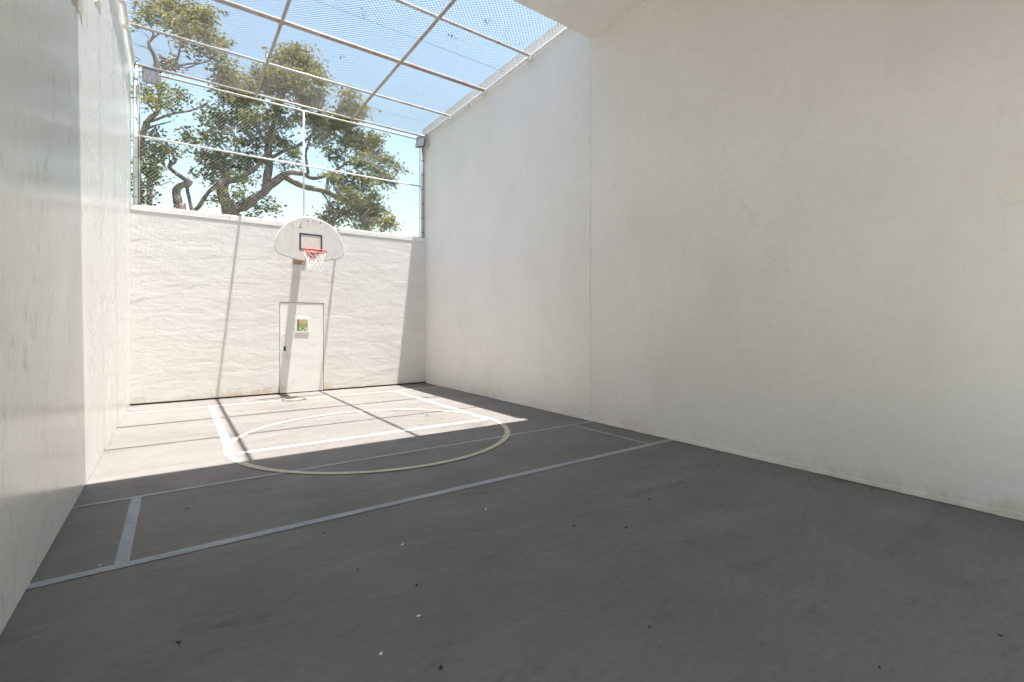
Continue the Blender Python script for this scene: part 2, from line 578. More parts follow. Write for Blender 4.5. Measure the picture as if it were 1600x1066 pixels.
# door
g = 0.011
wx0, wx1, wz0, wz1 = 2.925, 3.165, 1.395, 1.665
mb = MB()
y0, y1 = 0.006, 0.05
mb.box(DX0 + g, wx0, y0, y1, 0.02, DZ1 - g)
mb.box(wx1, DX1 - g, y0, y1, 0.02, DZ1 - g)
mb.box(wx0, wx1, y0, y1, 0.02, wz0)
mb.box(wx0, wx1, y0, y1, wz1, DZ1 - g)
door = obj('door', mb, M['door_paint'], fw)
mb = MB()
mb.box(DX0 + .001, DX0 + 0.05, 0.055, 0.15, 0.001, DZ1 - .001)
mb.box(DX1 - 0.05, DX1 - .001, 0.055, 0.15, 0.001, DZ1 - .001)
mb.box(DX0 + 0.05, DX1 - 0.05, 0.055, 0.15, DZ1 - 0.05, DZ1 - .001)
mb.box(DX0 + 0.05, DX1 - 0.05, 0.055, 0.15, 0.001, 0.05)
obj('door_jamb', mb, M['gap'], fw)  # backing coloured dark to draw the shaded gap around the door
tag(door, 'flush white metal door with a small square window')
mb = MB()
fr = 0.028
mb.box(wx0 - fr, wx1 + fr, -0.006, 0.0055, wz1 - 0.004, wz1 + fr)
mb.box(wx0 - fr, wx1 + fr, -0.009, 0.0055, wz0 - fr, wz0 + 0.004)
mb.box(wx0 - fr, wx0 + 0.004, -0.006, 0.0055, wz0 + 0.004, wz1 - 0.004)
mb.box(wx1 - 0.004, wx1 + fr, -0.006, 0.0055, wz0 + 0.004, wz1 - 0.004)
obj('window_frame', mb, M['pipe_white'], door)
obj('pane', MB().box(wx0, wx1, 0.022, 0.026, wz0, wz1), M['pane'], door)
obj('glazing_bar', MB().box(wx0 + 0.04, wx0 + 0.062, 0.030, 0.045, wz0, wz1), M['lamp_grey'], door)
mb = MB()
hx0, hx1 = 2.632, 2.728
mb.box(hx0, hx1, -0.004, 0.0055, 0.90, 1.345)
mb.box(hx0, hx0 + 0.014, -0.008, -0.004, 0.90, 1.345)
mb.box(hx1 - 0.014, hx1, -0.008, -0.004, 0.90, 1.345)
mb.box(hx0 + 0.014, hx1 - 0.014, -0.008, -0.004, 1.331, 1.345)
mb.box(hx0 + 0.014, hx1 - 0.014, -0.010, -0.004, 0.90, 0.925)
obj('handle_plate', mb, M['pipe_white'], door)
obj('lock', MB().box(2.660, 2.706, -0.011, -0.0045, 0.955, 1.06), M['dark_metal'], door, bevel=0.004)

# ------------------------------------------------------------------ chain link
def chain_link(x0, x1, y0, y1, fn, r, d=0.0359, n=3):
    """woven zig-zag wires; fn(a, b, side) -> world point"""
    mb = MB()
    nx = int(round((x1 - x0) / d))
    ny = int(round((y1 - y0) / d))
    for k in range(nx):
        pts = []
        for j in range(ny + 1):
            up = (j + k) % 2
            pts.append(fn(x0 + (k + up) * d, y0 + j * d, 1 if up else -1))
        mb.tube(pts, r, n=n, cap=False)
    return mb


FY = 0.10
FZ0, FZ1 = FW + 0.13, 6.44
fence = thing('chain_link_fence', 'chain-link fence with white rails standing on top of the far wall', 'fence', (W / 2, FY, FW + 0.105))


def fence_pt(a, b, s):
    bow = 0.012 * noise.noise((a * 1.1, b * 1.1, 0.0))
    return (a + 0.004 * noise.noise((a * 3, b * 3, 5)), FY + 0.012 + s * 0.003 + bow, b)


tag(obj('wire_mesh', chain_link(0.09, W - 0.09, FZ0, FZ1, fence_pt, 0.0025), M['wire_white'], fence, smooth=True), kind='stuff')
obj('rail', MB().tube([(0.03, FY, 6.445), (W - 0.03, FY, 6.445)], 0.020, 10), M['pipe'], fence, smooth=True)
obj('rail', MB().tube([(0.03, FY - 0.03, 5.175), (W - 0.03, FY - 0.03, 5.200)], 0.017, 10), M['pipe_white'], fence, smooth=True)
obj('rail', MB().tube([(0.03, FY - 0.02, FW + 0.135), (W - 0.03, FY - 0.02, FW + 0.135)], 0.008, 6), M['pipe'], fence, smooth=True)
obj('post', MB().tube([(3.09, FY - 0.045, FW + 0.104), (3.09, FY - 0.045, 6.44)], 0.018, 10), M['pipe_white'], fence, smooth=True)
for px, mat in ((0.075, M['pipe_white']), (W - 0.060, M['pipe'])):
    p = obj('post', MB().tube([(px, FY - 0.03, FW + 0.104), (px, FY - 0.03, 6.56)], 0.036, 12), mat, fence, smooth=True)
    inner = px + (0.062 if px < 3 else -0.062)
    obj('stretcher_bar', MB().box(inner - 0.011, inner + 0.011, FY - 0.004, FY + 0.002, FZ0, FZ1), M['pipe'], fence)
    for k in range(7):
        z = FZ0 + 0.12 + k * 0.38
        obj('clamp', MB().tube([(px, FY - 0.03, z), (px, FY - 0.03, z + 0.026)], 0.041, 12), M['lamp_grey'] if px > 3 else M['pipe'], fence)

# ------------------------------------------------------------------ overhead netting frame
NZ = 6.50
cage = thing('overhead_netting', 'chain-link netting on a grid of pipes spanning the open half overhead', 'netting', (W / 2, -3.0, NZ))
SAGX = [0.0, 2.10, 4.14, W]


def net_pt(a, b, s):
    sag = 0.022 * noise.noise((a * 0.9, b * 0.9, 2.0)) + 0.010 * noise.noise((a * 2.7, b * 2.7, 8.0))
    return (a + 0.008 * noise.noise((a * 1.2, b * 1.2, 4.0)), b + 0.008 * noise.noise((a * 1.2, b * 1.2, 9.0)), NZ + 0.050 + s * 0.003 + sag)


tag(obj('wire_mesh', chain_link(0.02, W - 0.02, -6.30, 0.02, net_pt, 0.0038), M['wire'], cage, smooth=True), kind='stuff')
for yb, r, mat in ((-1.50, 0.023, M['pipe']), (-3.02, 0.037, M['pipe_rusty']), (-4.60, 0.025, M['pipe']), (-0.02, 0.022, M['pipe_rusty'])):
    obj('cross_pipe', MB().tube([(0.05, yb, NZ), (W - 0.05, yb, NZ)], r, 10), mat, cage, smooth=True)
for xb in (2.11, 4.14):
    obj('long_pipe', MB().tube([(xb, -6.25, NZ - 0.055), (xb, 0.0, NZ - 0.035)], 0.027, 10), M['pipe_rusty'], cage, smooth=True)
for xb in (0.055, W - 0.055):
    obj('edge_rail', MB().tube([(xb, -5.95, NZ - 0.01), (xb, 0.05, NZ - 0.01)], 0.030, 10), M['pipe_white'], cage, smooth=True)
for yb in (-0.75, -3.80, -5.85):
    obj('tension_wire', MB().tube([(0.05, yb, NZ + 0.045), (W - 0.05, yb, NZ + 0.045)], 0.003, 5), M['dark_metal'], cage, smooth=True)
for side in (0, 1):
    for yb in (-1.50, -2.26, -3.02, -4.60, -5.80):
        x = 0.05 if side == 0 else W - 0.05
        sgn = 1 if side == 0 else -1
        mb = MB().box(x - 0.045, x + 0.045, yb - 0.05, yb + 0.05, NZ - 0.075, NZ - 0.042)
        mb.tube([(x - sgn * 0.045, yb - 0.03, NZ - 0.06), (x + sgn * 0.055, yb - 0.03, NZ - 0.06)], 0.014, 8)
        c = obj('bracket', mb, M['pipe_white'], cage)
        obj('bolt', MB().tube([(x - sgn * 0.03, yb + 0.062, NZ - 0.058), (x + sgn * 0.04, yb + 0.062, NZ - 0.058)], 0.012, 8), M['dark_metal'], c)

# ------------------------------------------------------------------ basketball backboard
BX, BY = 3.028, -0.92
hoop = thing('basketball_hoop', 'worn white fan-shaped backboard with red rim and white net', 'basketball hoop', (BX, BY, 2.89))
out = []
R_, zc = 0.697, 3.098
half = 0.68
bot = [(-0.24, 2.893), (0.24, 2.893), (0.545, 2.970), (0.60, 2.992), (0.645, 3.026), (0.672, 3.072), (0.68, 3.12)]
arc = []
for i in range(41):
    a = math.radians(14 + (180 - 28) * i / 40)
    arc.append((0.7005 * math.cos(a), 3.085 + 0.715 * math.sin(a)))
left = [(-x, z) for x, z in reversed(bot[2:])]
outline = [(BX + x, z) for x, z in bot + arc + left]
obj('board', MB().prism(outline, BY - 0.012, BY + 0.012), M['board'], hoop, bevel=0.004)
n_o = len(outline)
obj('edge_trim', MB().tube([(x, BY + 0.004, z) for x, z in outline], 0.011, 6, closed=True), M['board'], hoop, smooth=True)
sq = MB()
sx0, sx1, sz0, sz1, sw, sy = 2.800, 3.258, 3.105, 3.455, 0.036, BY - 0.0165
sq.box(sx0, sx1, sy, sy + 0.003, sz1 - sw, sz1)
sq.box(sx0, sx1, sy, sy + 0.003, sz0, sz0 + sw * 0.8)
sq.box(sx0, sx0 + sw, sy, sy + 0.003, sz0 + sw * 0.8, sz1 - sw)
sq.box(sx1 - sw, sx1, sy, sy + 0.003, sz0 + sw * 0.8, sz1 - sw)
obj('target_square', sq, M['square'], hoop)
obj('sticker', MB().box(3.44, 3.475, sy, sy + 0.003, 2.963, 2.972), M['sticker'], hoop)
for (sx, sz, r) in ((-0.20, 3.63, .014), (-0.21, 3.57, .018), (-0.17, 3.68, .010), (-0.06, 3.715, .012), (0.05, 3.73, .011), (0.10, 3.70, .010), (0.19, 3.71, .016), (0.10, 3.64, .008), (0.30, 3.62, .008), (-0.45, 3.50, .007)):
    mb = MB()
    pts = [(BX + sx + r * (0.7 + 0.5 * rnd.random()) * math.cos(a * math.pi / 3.5), BY - 0.0145, sz + 1.2 * r * (0.6 + 0.6 * rnd.random()) * math.sin(a * math.pi / 3.5)) for a in range(7)]
    mb.add(pts + [(x, BY - 0.010, z) for x, y, z in pts], [tuple(range(7)), *[(i, i + 7, (i + 1) % 7 + 7, (i + 1) % 7) for i in range(7)]])
    obj('scuff', mb, M['lamp_grey'], hoop)
RY, RZ, RR = BY - 0.012 - 0.15 - 0.2286, 3.045, 0.2286
rim = obj('rim', MB().tube([(BX + RR * math.cos(2 * math.pi * i / 40), RY + RR * math.sin(2 * math.pi * i / 40), RZ) for i in range(40)], 0.0105, 8, closed=True), M['rim'], hoop, smooth=True)
mb = MB()
mb.box(BX - 0.09, BX + 0.09, BY - 0.030, BY - 0.0125, 2.935, RZ + 0.03)
for s in (-1, 1):
    mb.tube([(BX + s * 0.06, BY - 0.025, RZ - 0.005), (BX + s * 0.15, RY + 0.172, RZ - 0.005)], 0.011, 6)
    mb.tube([(BX + s * 0.03, BY - 0.028, 2.945), (BX + s * 0.13, RY + 0.12, RZ - 0.02), (BX + s * 0.205, RY + 0.06, RZ - 0.012)], 0.011, 6)
vv = [(BX - 0.11, RY + 0.19, RZ), (BX + 0.11, RY + 0.19, RZ), (BX + 0.075, BY - 0.028, RZ + 0.012), (BX - 0.075, BY - 0.028, RZ + 0.012)]
mb.add(vv + [(x, y, z - 0.008) for x, y, z in vv], [(0, 1, 2, 3), (7, 6, 5, 4), (0, 4, 5, 1), (1, 5, 6, 2), (2, 6, 7, 3), (3, 7, 4, 0)])
vv = [(BX - 0.008, BY - 0.03, RZ), (BX - 0.008, BY - 0.03, 2.93), (BX - 0.008, RY + 0.20, RZ)]
mb.add(vv + [(x + 0.016, y, z) for x, y, z in vv], [(0, 1, 2), (5, 4, 3), (0, 3, 4, 1), (1, 4, 5, 2), (2, 5, 3, 0)])
obj('rim_bracket', mb, M['rim'], hoop)
# net
mb = MB()
levels = [(3.040, 0.222), (2.975, 0.205), (2.915, 0.178), (2.855, 0.155), (2.800, 0.140), (2.745, 0.132), (2.690, 0.134), (2.640, 0.142)]
NL = 12


def net_node(k, lev, side=0):
    z, r = levels[lev]
    a = 2 * math.pi * (k + 0.5 * (lev % 2)) / NL + 0.04 * math.sin(k * 3.1 + lev)
    return Vector((BX + r * math.cos(a), RY + r * math.sin(a), z + 0.012 * math.sin(k * 2.3 + lev * 1.7)))


for k in range(NL):
    for lev in range(len(levels) - 1):
        a = net_node(k, lev)
        for q in ((k, k - 1) if lev % 2 == 0 else (k, k + 1)):
            b = net_node(q, lev + 1)
            mb.tube([a, (a + b) / 2 + Vector((0, 0, -0.004)), b], 0.0038, 5, cap=False)
        mb.tube([a + Vector((0, 0, 0.009)), a + Vector((0, 0, -0.009))], 0.006, 6)
obj('net', mb, M['cord'], hoop, smooth=True)
# mount behind the board
mb = MB()
mb.box(2.925, 3.045, BY + 0.012, -0.012, 2.985, 3.075)
mb.box(2.86, 3.115, BY + 0.0125, BY + 0.03, 2.93, 3.60)
arm = obj('mounting_arm', mb, M['rust'], hoop, bevel=0.006)
obj('wall_plate', MB().box(2.85, 3.125, -0.0118, -0.002, 2.90, 3.62), M['rust'], hoop)
obj('mounting_arm', MB().box(2.93, 3.045, BY + 0.031, -0.012, 3.47, 3.55), M['rust'], hoop)

# ------------------------------------------------------------------ floodlights
def floodlight(label, loc, rz, tilt):
    t = thing('floodlight', label, 'floodlight', loc, 'floodlights in the upper corners')
    R = Matrix.Rotation(rz, 4, 'Z') @ Matrix.Rotation(tilt, 4, 'X')
    w, hh, d = 0.125, 0.155, 0.05
    mb = MB()
    f = [(-w, -d, -hh), (w, -d, -hh), (w, -d, hh), (-w, -d, hh)]
    b = [(-w * .72, d, -hh * .72), (w * .72, d, -hh * .72), (w * .72, d, hh * .72), (-w * .72, d, hh * .72)]
    mb.add([R @ Vector(p) for p in f + b], [(0, 1, 2, 3), (7, 6, 5, 4), (0, 4, 5, 1), (1, 5, 6, 2), (2, 6, 7, 3), (3, 7, 4, 0)])
    obj('housing', mb, M['lamp_grey'], t, world=False, bevel=0.008)
    mb = MB()
    e = 0.022
    for (x0, x1, z0, z1) in ((-w, w, hh - e, hh), (-w, w, -hh, -hh + e), (-w, -w + e, -hh + e, hh - e), (w - e, w, -hh + e, hh - e)):
        mb.box(x0, x1, -d - 0.014, -d - 0.001, z0, z1, mat=R)
    obj('bezel', mb, M['lamp_grey'], t, world=False)
    obj('lens', MB().box(-w + e, w - e, -d - 0.007, -d - 0.002, -hh + e, hh - e, mat=R), M['lamp_glass'], t, world=False)
    s = -1 if loc[0] < 3 else 1
    edge = (0.075 - loc[0]) if loc[0] < 3 else (W - 0.06 - loc[0])
    mb = MB()
    mb.tube([R @ Vector((0, d, 0)), R @ Vector((0, d + 0.05, 0.02)), (edge, FY - 0.03 - loc[1], 0.05), (edge, FY - 0.03 - loc[1], 0.15)], 0.012, 8)
    obj('bracket', mb, M['pipe'], t, world=False)
    mb = MB()
    mb.tube([(edge, -0.10, 0.05), (edge * 0.9, -0.12, 0.16), (edge * 0.6, -0.10, 0.24), (edge * 1.1, -0.06, 0.30)], 0.009, 7)
    obj('conduit', mb, M['lamp_grey'], t, world=False, smooth=True)
    return t


floodlight('grey square floodlight in the upper left corner of the fence', (0.305, -0.17, 6.262), math.radians(8), math.radians(-6))
floodlight('floodlight turned sideways at the top of the right-hand fence post', (5.925, -0.10, 6.285), math.radians(-58), math.radians(-16))

# ------------------------------------------------------------------ trees
def leaf_mesh(name, leaves, mat, parent):
    """leaves: list of (centre, size, tint)"""
    V, F, T = [], [], []
    r = random.Random(11)
    for c, s, tint in leaves:
        d = Vector((r.gauss(0, 1), r.gauss(0, 1), r.gauss(0, 0.55) - 0.25)).normalized()
        u = d.cross(Vector((r.gauss(0, 1), r.gauss(0, 1), r.gauss(0, 1)))).normalized()
        nn = d.cross(u)
        o = len(V)
        wv = s * 0.27
        V += [c - d * s * 0.5, c + u * wv + nn * s * 0.10, c + d * s * 0.5, c - u * wv + nn * s * 0.10]
        F += [(o, o + 1, o + 2), (o, o + 2, o + 3)]
        T += [tint] * 4
    me = bpy.data.meshes.new(name)
    me.from_pydata([tuple(v) for v in V], [], F)
    a = me.attributes.new('tint', 'FLOAT', 'POINT')
    a.data.foreach_set('value', T)
    me.materials.append(mat)
    o = link(bpy.data.objects.new(name, me))
    o.parent = parent
    o.location = -parent.location
    return o


def smooth_path(pts, rs, n=5, wob=0.0, seed=0):
    P, R = [], []
    k = len(pts)
    for i in range(k - 1):
        p0, p1, p2, p3 = pts[max(i - 1, 0)], pts[i], pts[i + 1], pts[min(i + 2, k - 1)]
        for j in range(n):
            t = j / n
            q = 0.5 * ((2 * p1) + (p2 - p0) * t + (2 * p0 - 5 * p1 + 4 * p2 - p3) * t * t + (3 * p1 - p0 - 3 * p2 + p3) * t ** 3)
            if wob:
                q = q + wob * Vector((noise.noise(q * 2.2 + Vector((seed, 0, 0))), noise.noise(q * 2.2 + Vector((0, seed, 5))), noise.noise(q * 2.2 + Vector((9, 0, seed)))))
            P.append(q)
            R.append((rs[i] + (rs[i + 1] - rs[i]) * t) * (1 + 0.12 * noise.noise(q * 3.0)))
    P.append(pts[-1])
    R.append(rs[-1])
    return P, R


def tree(name, label, base, Y, limbs, clumps, leaf=0.10, dens=1.0, seed=1, mat='oak_leaf', twigs=True):
    """limbs: lists of (u, v, depth offset, radius); clumps: (u, v, ru, rv, weight, tint)"""
    r = random.Random(seed)
    t = thing(name, label, 'tree', base)
    mb = MB()
    nodes = []
    for li, limb in enumerate(limbs):
        pts, rs_ = [], []
        for q in limb:
            if len(q) == 5:
                pts.append(Vector(q[1:4])); rs_.append(q[4] * 0.66)
            else:
                pts.append(at(q[0], q[1], Y + q[2])); rs_.append(q[3] * 0.66)
        P, R = smooth_path(pts, rs_, 5, 0.06, seed + li)
        mb.tube(P, R, 8)
        nodes += P
    leaves = []
    for (u, v, ru, rv, wgt, tint) in clumps:  # clump tint paints sunlit clumps yellower and shaded ones darker
        yo = r.uniform(-1.3, 1.3)
        c = at(u, v, Y + yo)
        px = (at(u + 10, v, Y + yo) - c).length / 10
        sx, sz = ru * px, rv * px
        near = min(nodes, key=lambda p: (p - c).length)
        nsub = max(4, int(105 * wgt * dens * sx * sz))
        for k in range(nsub):
            while True:
                d = Vector((r.uniform(-1, 1), r.uniform(-1, 1), r.uniform(-1, 1)))
                if 0.15 < d.length < 1:
                    break
            sc = c + Vector((d.x * sx, d.y * min(sx, sz) * 1.2, d.z * sz))
            if twigs and k % 3 == 0:
                midp = near.lerp(sc, 0.5) + Vector((r.uniform(-.2, .2), r.uniform(-.2, .2), r.uniform(-.05, .25)))
                L_ = (sc - near).length
                if L_ < 3.5:
                    mb.tube([near, midp, sc], [0.012 + 0.006 * L_, 0.010 + 0.003 * L_, 0.004], 4, cap=False)
            rr = r.uniform(0.16, 0.34)
            tb = min(1, max(0, tint + r.gauss(0, 0.10)))
            for q in range(int(r.uniform(20, 36))):
                e = Vector((r.gauss(0, 1), r.gauss(0, 1), r.gauss(0, 0.7))) * rr * 0.62
                leaves.append((sc + e, leaf * r.uniform(0.5, 1.5), min(1, max(0, tb + r.gauss(0, 0.13)))))
    obj('trunk', mb, M['bark'], t, smooth=True)
    leaf_mesh('crown', leaves, M[mat], t)
    return t, len(leaves)


YA = 7.5
baseA = at(372, 340, YA)
_, nA = tree('oak_tree', 'large spreading oak with long low limbs behind the middle of the fence', (baseA.x, YA, -0.12), YA,
     [
         [('w', baseA.x - 0.5, YA + 0.2, -0.12, 0.42), (358, 360, 0.1, 0.34), (354, 318, 0, 0.27), (348, 298, -.2, 0.25), (356, 282, -.3, 0.21), (374, 279, -.5, 0.15), (398, 262, -.6, .09), (420, 235, -.8, .05)],
         [('w', baseA.x + 0.1, YA, -0.12, 0.46), (362, 350, 0, 0.33), (382, 322, -.2, 0.24), (405, 305, -.3, .20), (428, 287, -.3, .17), (446, 279, -.3, .165), (470, 290, -.3, .16), (500, 297, -.4, .15), (520, 305, -.5, .13), (538, 313, -.6, .10), (556, 322, -.8, .06)],
         [(414, 300, -.2, .22), (419, 270, 0, .21), (418, 235, .3, .18), (424, 205, .4, .14), (432, 170, .5, .10), (452, 128, .6, .07), (470, 100, .6, .04)],
         [(424, 285, -.2, .15), (448, 272, 0, .13), (474, 272, .2, .14), (492, 280, .3, .10), (520, 270, .5, .07), (560, 240, .6, .04)],
         [(418, 250, .2, .12), (440, 238, .3, .09), (470, 225, .4, .08), (495, 205, .4, .05), (545, 165, .6, .03)],
         [(330, 300, .5, .08), (345, 280, .3, .07), (362, 255, .2, .05), (372, 220, .2, .04)],
         [(300, 335, .9, .12), (318, 312, .7, .10), (332, 296, .5, .08), (350, 276, .4, .05)],
         [(418, 230, .3, .10), (395, 190, .4, .07), (380, 150, .6, .05), (360, 110, .6, .03)],
         [(480, 272, .2, .09), (478, 245, .3, .07), (485, 215, .3, .05), (500, 170, .5, .03)],
         [(500, 297, -.4, .06), (525, 330, -.5, .04), (560, 345, -.6, .03)],
     ],
     [
         # upper crown
         (438, 100, 22, 22, 1.0, .62), (462, 92, 26, 18, 1.1, .62), (486, 108, 20, 20, 1.1, .66), (500, 128, 12, 20, 1.0, .60), (452, 125, 26, 18, 1.0, .55), (478, 148, 32, 18, 1.2, .60), (430, 140, 18, 22, .9, .50),
         (545, 155, 14, 16, 1.0, .62), (556, 172, 20, 14, 1.0, .58), (540, 182, 16, 12, 1.0, .5),
         # shoulder left of the first long pipe
         (345, 110, 16, 14, 1.0, .60), (362, 128, 24, 20, 1.1, .62), (392, 135, 26, 22, 1.1, .58), (415, 118, 20, 16, .9, .55), (350, 150, 18, 14, .9, .5), (380, 160, 30, 14, 1.0, .52),
         # middle
         (330, 185, 24, 16, 1.0, .38), (365, 185, 30, 18, 1.1, .40), (405, 185, 26, 18, 1.1, .42), (440, 185, 28, 20, 1.0, .45), (480, 185, 24, 18, 1.0, .5), (515, 190, 22, 18, .9, .5),
         (310, 215, 22, 14, .9, .42), (345, 215, 24, 14, .8, .55), (385, 222, 24, 16, .9, .40), (425, 220, 18, 16, .7, .48), (450, 232, 20, 14, .7, .5), (500, 215, 20, 16, .8, .45), (540, 212, 24, 18, 1.0, .52), (565, 220, 22, 20, 1.0, .50), (585, 232, 16, 20, .9, .42), (525, 238, 20, 14, .7, .4), (560, 248, 20, 14, .7, .42),
         (312, 245, 18, 14, .8, .5), (340, 255, 28, 16, 1.1, .40), (375, 258, 26, 16, 1.1, .38), (400, 250, 16, 14, .8, .45), (325, 275, 24, 10, .9, .55), (358, 275, 18, 8, .7, .5), (385, 282, 20, 10, .7, .45), (440, 258, 16, 10, .5, .45), (465, 248, 10, 12, .5, .4),
         (600, 250, 10, 8, .8, .40), (612, 258, 12, 8, .8, .40), (590, 270, 18, 12, .9, .42), (606, 282, 14, 12, .9, .4), (625, 266, 9, 4, .5, .4), (570, 285, 20, 14, 1.0, .45), (540, 282, 22, 14, .9, .42), (515, 275, 12, 8, .6, .5),
         # drooping lower right
         (545, 308, 22, 14, 1.1, .45), (530, 330, 18, 14, 1.0, .50), (560, 325, 26, 16, 1.2, .48), (585, 335, 22, 16, 1.2, .55), (602, 350, 16, 12, 1.1, .62), (520, 345, 18, 10, 1.0, .60), (565, 352, 24, 8, 1.0, .55), (498, 345, 12, 8, .9, .6), (572, 308, 16, 10, .7, .4), (590, 312, 10, 8, .5, .4),
         # low sprays near the trunks
         (400, 325, 20, 10, .8, .4), (372, 305, 18, 10, .8, .42), (420, 320, 12, 14, .7, .42), (392, 340, 14, 6, .6, .4), (340, 312, 10, 8, .5, .4),
     ], leaf=0.12, dens=1.15, seed=5)

YB = 6.0
bB = at(285, 340, YB)
_, nB = tree('oak_tree', 'tall oak with twisting bare limbs and a high crown at the upper left', (bB.x, YB, -0.12), YB,
     [
         [('w', bB.x, YB, -0.12, .34), (283, 345, 0, .24), (278, 318, 0, .19), (274, 302, 0, .17), (282, 291, 0, .155), (296, 285, 0, .13), (282, 276, -.1, .10), (266, 265, -.1, .085), (265, 257, -.1, .08), (273, 252, 0, .07), (268, 240, 0, .05), (262, 225, 0, .03)],
         [('w', bB.x - 1.4, YB + .4, -0.12, .30), (215, 300, .3, .14), (216, 240, .3, .13), (222, 212, .3, .12), (232, 188, .2, .10), (248, 170, .1, .09), (250, 145, 0, .11), (247, 115, 0, .10), (243, 92, 0, .085), (234, 72, 0, .07), (240, 52, 0, .05), (232, 30, 0, .03)],
         [(228, 195, .2, .07), (250, 185, .2, .055), (275, 176, .1, .045), (300, 172, .1, .04), (325, 160, 0, .03)],
         [(224, 205, .2, .05), (245, 198, .3, .035), (268, 190, .3, .02)],
         [(247, 112, 0, .07), (262, 104, 0, .06), (275, 96, 0, .055), (282, 70, 0, .035), (290, 50, 0, .025)],
         [(266, 104, 0, .05), (290, 101, 0, .04), (315, 98, 0, .035), (335, 92, .1, .03)],
         [(275, 100, 0, .04), (292, 108, 0, .03), (312, 98, 0, .025)],
         [(276, 96, 0, .03), (268, 80, 0, .02), (262, 66, 0, .012)],
         [(240, 82, 0, .02), (225, 74, 0, .015), (216, 73, 0, .01)],
         [(236, 62, 0, .025), (222, 50, 0, .015)],
         [(243, 60, 0, .04), (262, 45, .1, .03), (290, 32, .2, .02)],
         [(304, 335, .2, .09), (297, 312, .2, .075), (294, 290, .1, .07)],
         [(268, 283, 0, .018), (255, 287, 0, .014), (243, 290, 0, .008)],
         [(262, 266, 0, .02), (252, 252, 0, .014), (240, 248, 0, .008)],
     ],
     [
         (232, 12, 16, 14, 1.0, .6), (262, 8, 24, 12, 1.2, .62), (290, 14, 26, 16, 1.2, .66), (315, 22, 18, 14, 1.1, .66), (330, 30, 10, 10, .8, .5), (255, 32, 26, 12, 1.0, .64), (285, 40, 26, 12, 1.1, .62), (312, 48, 18, 10, 1.0, .62), (228, 35, 10, 8, .6, .5),
         (322, 66, 18, 10, 1.0, .66), (340, 62, 12, 10, .8, .55), (352, 72, 10, 10, .9, .58), (318, 85, 12, 6, .7, .45), (345, 88, 12, 8, .8, .55), (300, 62, 14, 6, .5, .5),
         (258, 103, 10, 4, .9, .97), (266, 100, 8, 4, .8, .99), (285, 66, 5, 4, .5, .9),
         (235, 152, 14, 12, .7, .5), (262, 145, 14, 10, .7, .52), (278, 148, 10, 10, .8, .55), (240, 165, 10, 8, .7, .6), (228, 145, 8, 8, .6, .45), (262, 168, 10, 6, .7, .5),
         (226, 225, 10, 10, .8, .35), (232, 245, 10, 10, 1.0, .45), (226, 260, 10, 8, .9, .35), (238, 232, 10, 8, .6, .35), (222, 285, 7, 10, .7, .25), (222, 300, 6, 8, .6, .25), (240, 275, 6, 6, .4, .3),
         (258, 232, 8, 6, .4, .3), (270, 232, 8, 6, .5, .3), (250, 242, 6, 4, .3, .3), (238, 208, 8, 4, .4, .3),
     ], leaf=0.115, dens=1.35, seed=9)

YC = 9.0
bC = at(233, 345, YC)
tree('slender_tree', 'slender straight dark trunk with sparse leaves at the left fence post', (bC.x, YC, -0.12), YC,
     [[('w', bC.x, YC, -0.12, .17), (233, 335, 0, .14), (233, 300, 0, .13), (234, 276, 0, .12), (236, 255, 0, .07), (230, 235, 0, .04)]],
     [(230, 262, 9, 8, .8, .4), (240, 268, 6, 6, .5, .35), (226, 310, 5, 7, .5, .3)], leaf=0.11, seed=4)

# bush seen through the little door window
pb = at(471, 520, 3.2)
t = thing('garden_bush', 'yellow-green bush seen through the small window in the door', 'bush', (pb.x, 3.2, -0.12))
rb = random.Random(21)
lv = []
for k in range(2600):
    while True:
        d = Vector((rb.uniform(-1, 1), rb.uniform(-1, 1), rb.uniform(-1, 1)))
        if d.length < 1:
            break
    if d.length < 0.6 and rb.random() < .6:
        d = d.normalized() * rb.uniform(.7, 1)
    c = Vector((pb.x + d.x * .62, 3.2 + d.y * .6, 0.83 + d.z * 0.76 + 0.06 * noise.noise(d * 4)))
    lv.append((c, rb.uniform(.05, .09), rb.random()))
mb = MB()
for k in range(7):
    a = k * 0.9
    mb.tube([(pb.x + .03 * math.cos(a), 3.2 + .03 * math.sin(a), -0.12), (pb.x + .2 * math.cos(a), 3.2 + .2 * math.sin(a), .5), (pb.x + .4 * math.cos(a), 3.2 + .4 * math.sin(a), 1.1)], [.02, .015, .006], 5)
obj('stems', mb, M['bark'], t)
leaf_mesh('foliage', lv, M['bush_leaf'], t)

# ------------------------------------------------------------------ leaves caught in the net
def caught(label, u, v, n, spread, seed):
    r = random.Random(seed)
    c = on_floor(u, v, NZ + 0.075)
    mb = MB()
    for k in range(n):
        p = c + Vector((r.gauss(0, spread), r.gauss(0, spread), 0.012 + r.uniform(0, .02)))
        d = Vector((r.gauss(0, 1), r.gauss(0, 1), r.gauss(0, .3))).normalized()
        s = d.orthogonal().normalized()
        ln, wd = r.uniform(.025, .055), r.uniform(.008, .018)
        nn = d.cross(s) * 0.006
        q = [p - d * ln, p + s * wd + nn, p + d * ln, p - s * wd + nn]
        mb.add(q + [x - Vector((0, 0, .002)) for x in q], [(0, 1, 2, 3), (7, 6, 5, 4), (0, 4, 5, 1), (1, 5, 6, 2), (2, 6, 7, 3), (3, 7, 4, 0)])
    tag(obj('dead_leaf_clump', mb, M['leaf_dark']), label, 'dead leaves', 'dead leaves caught in the netting')


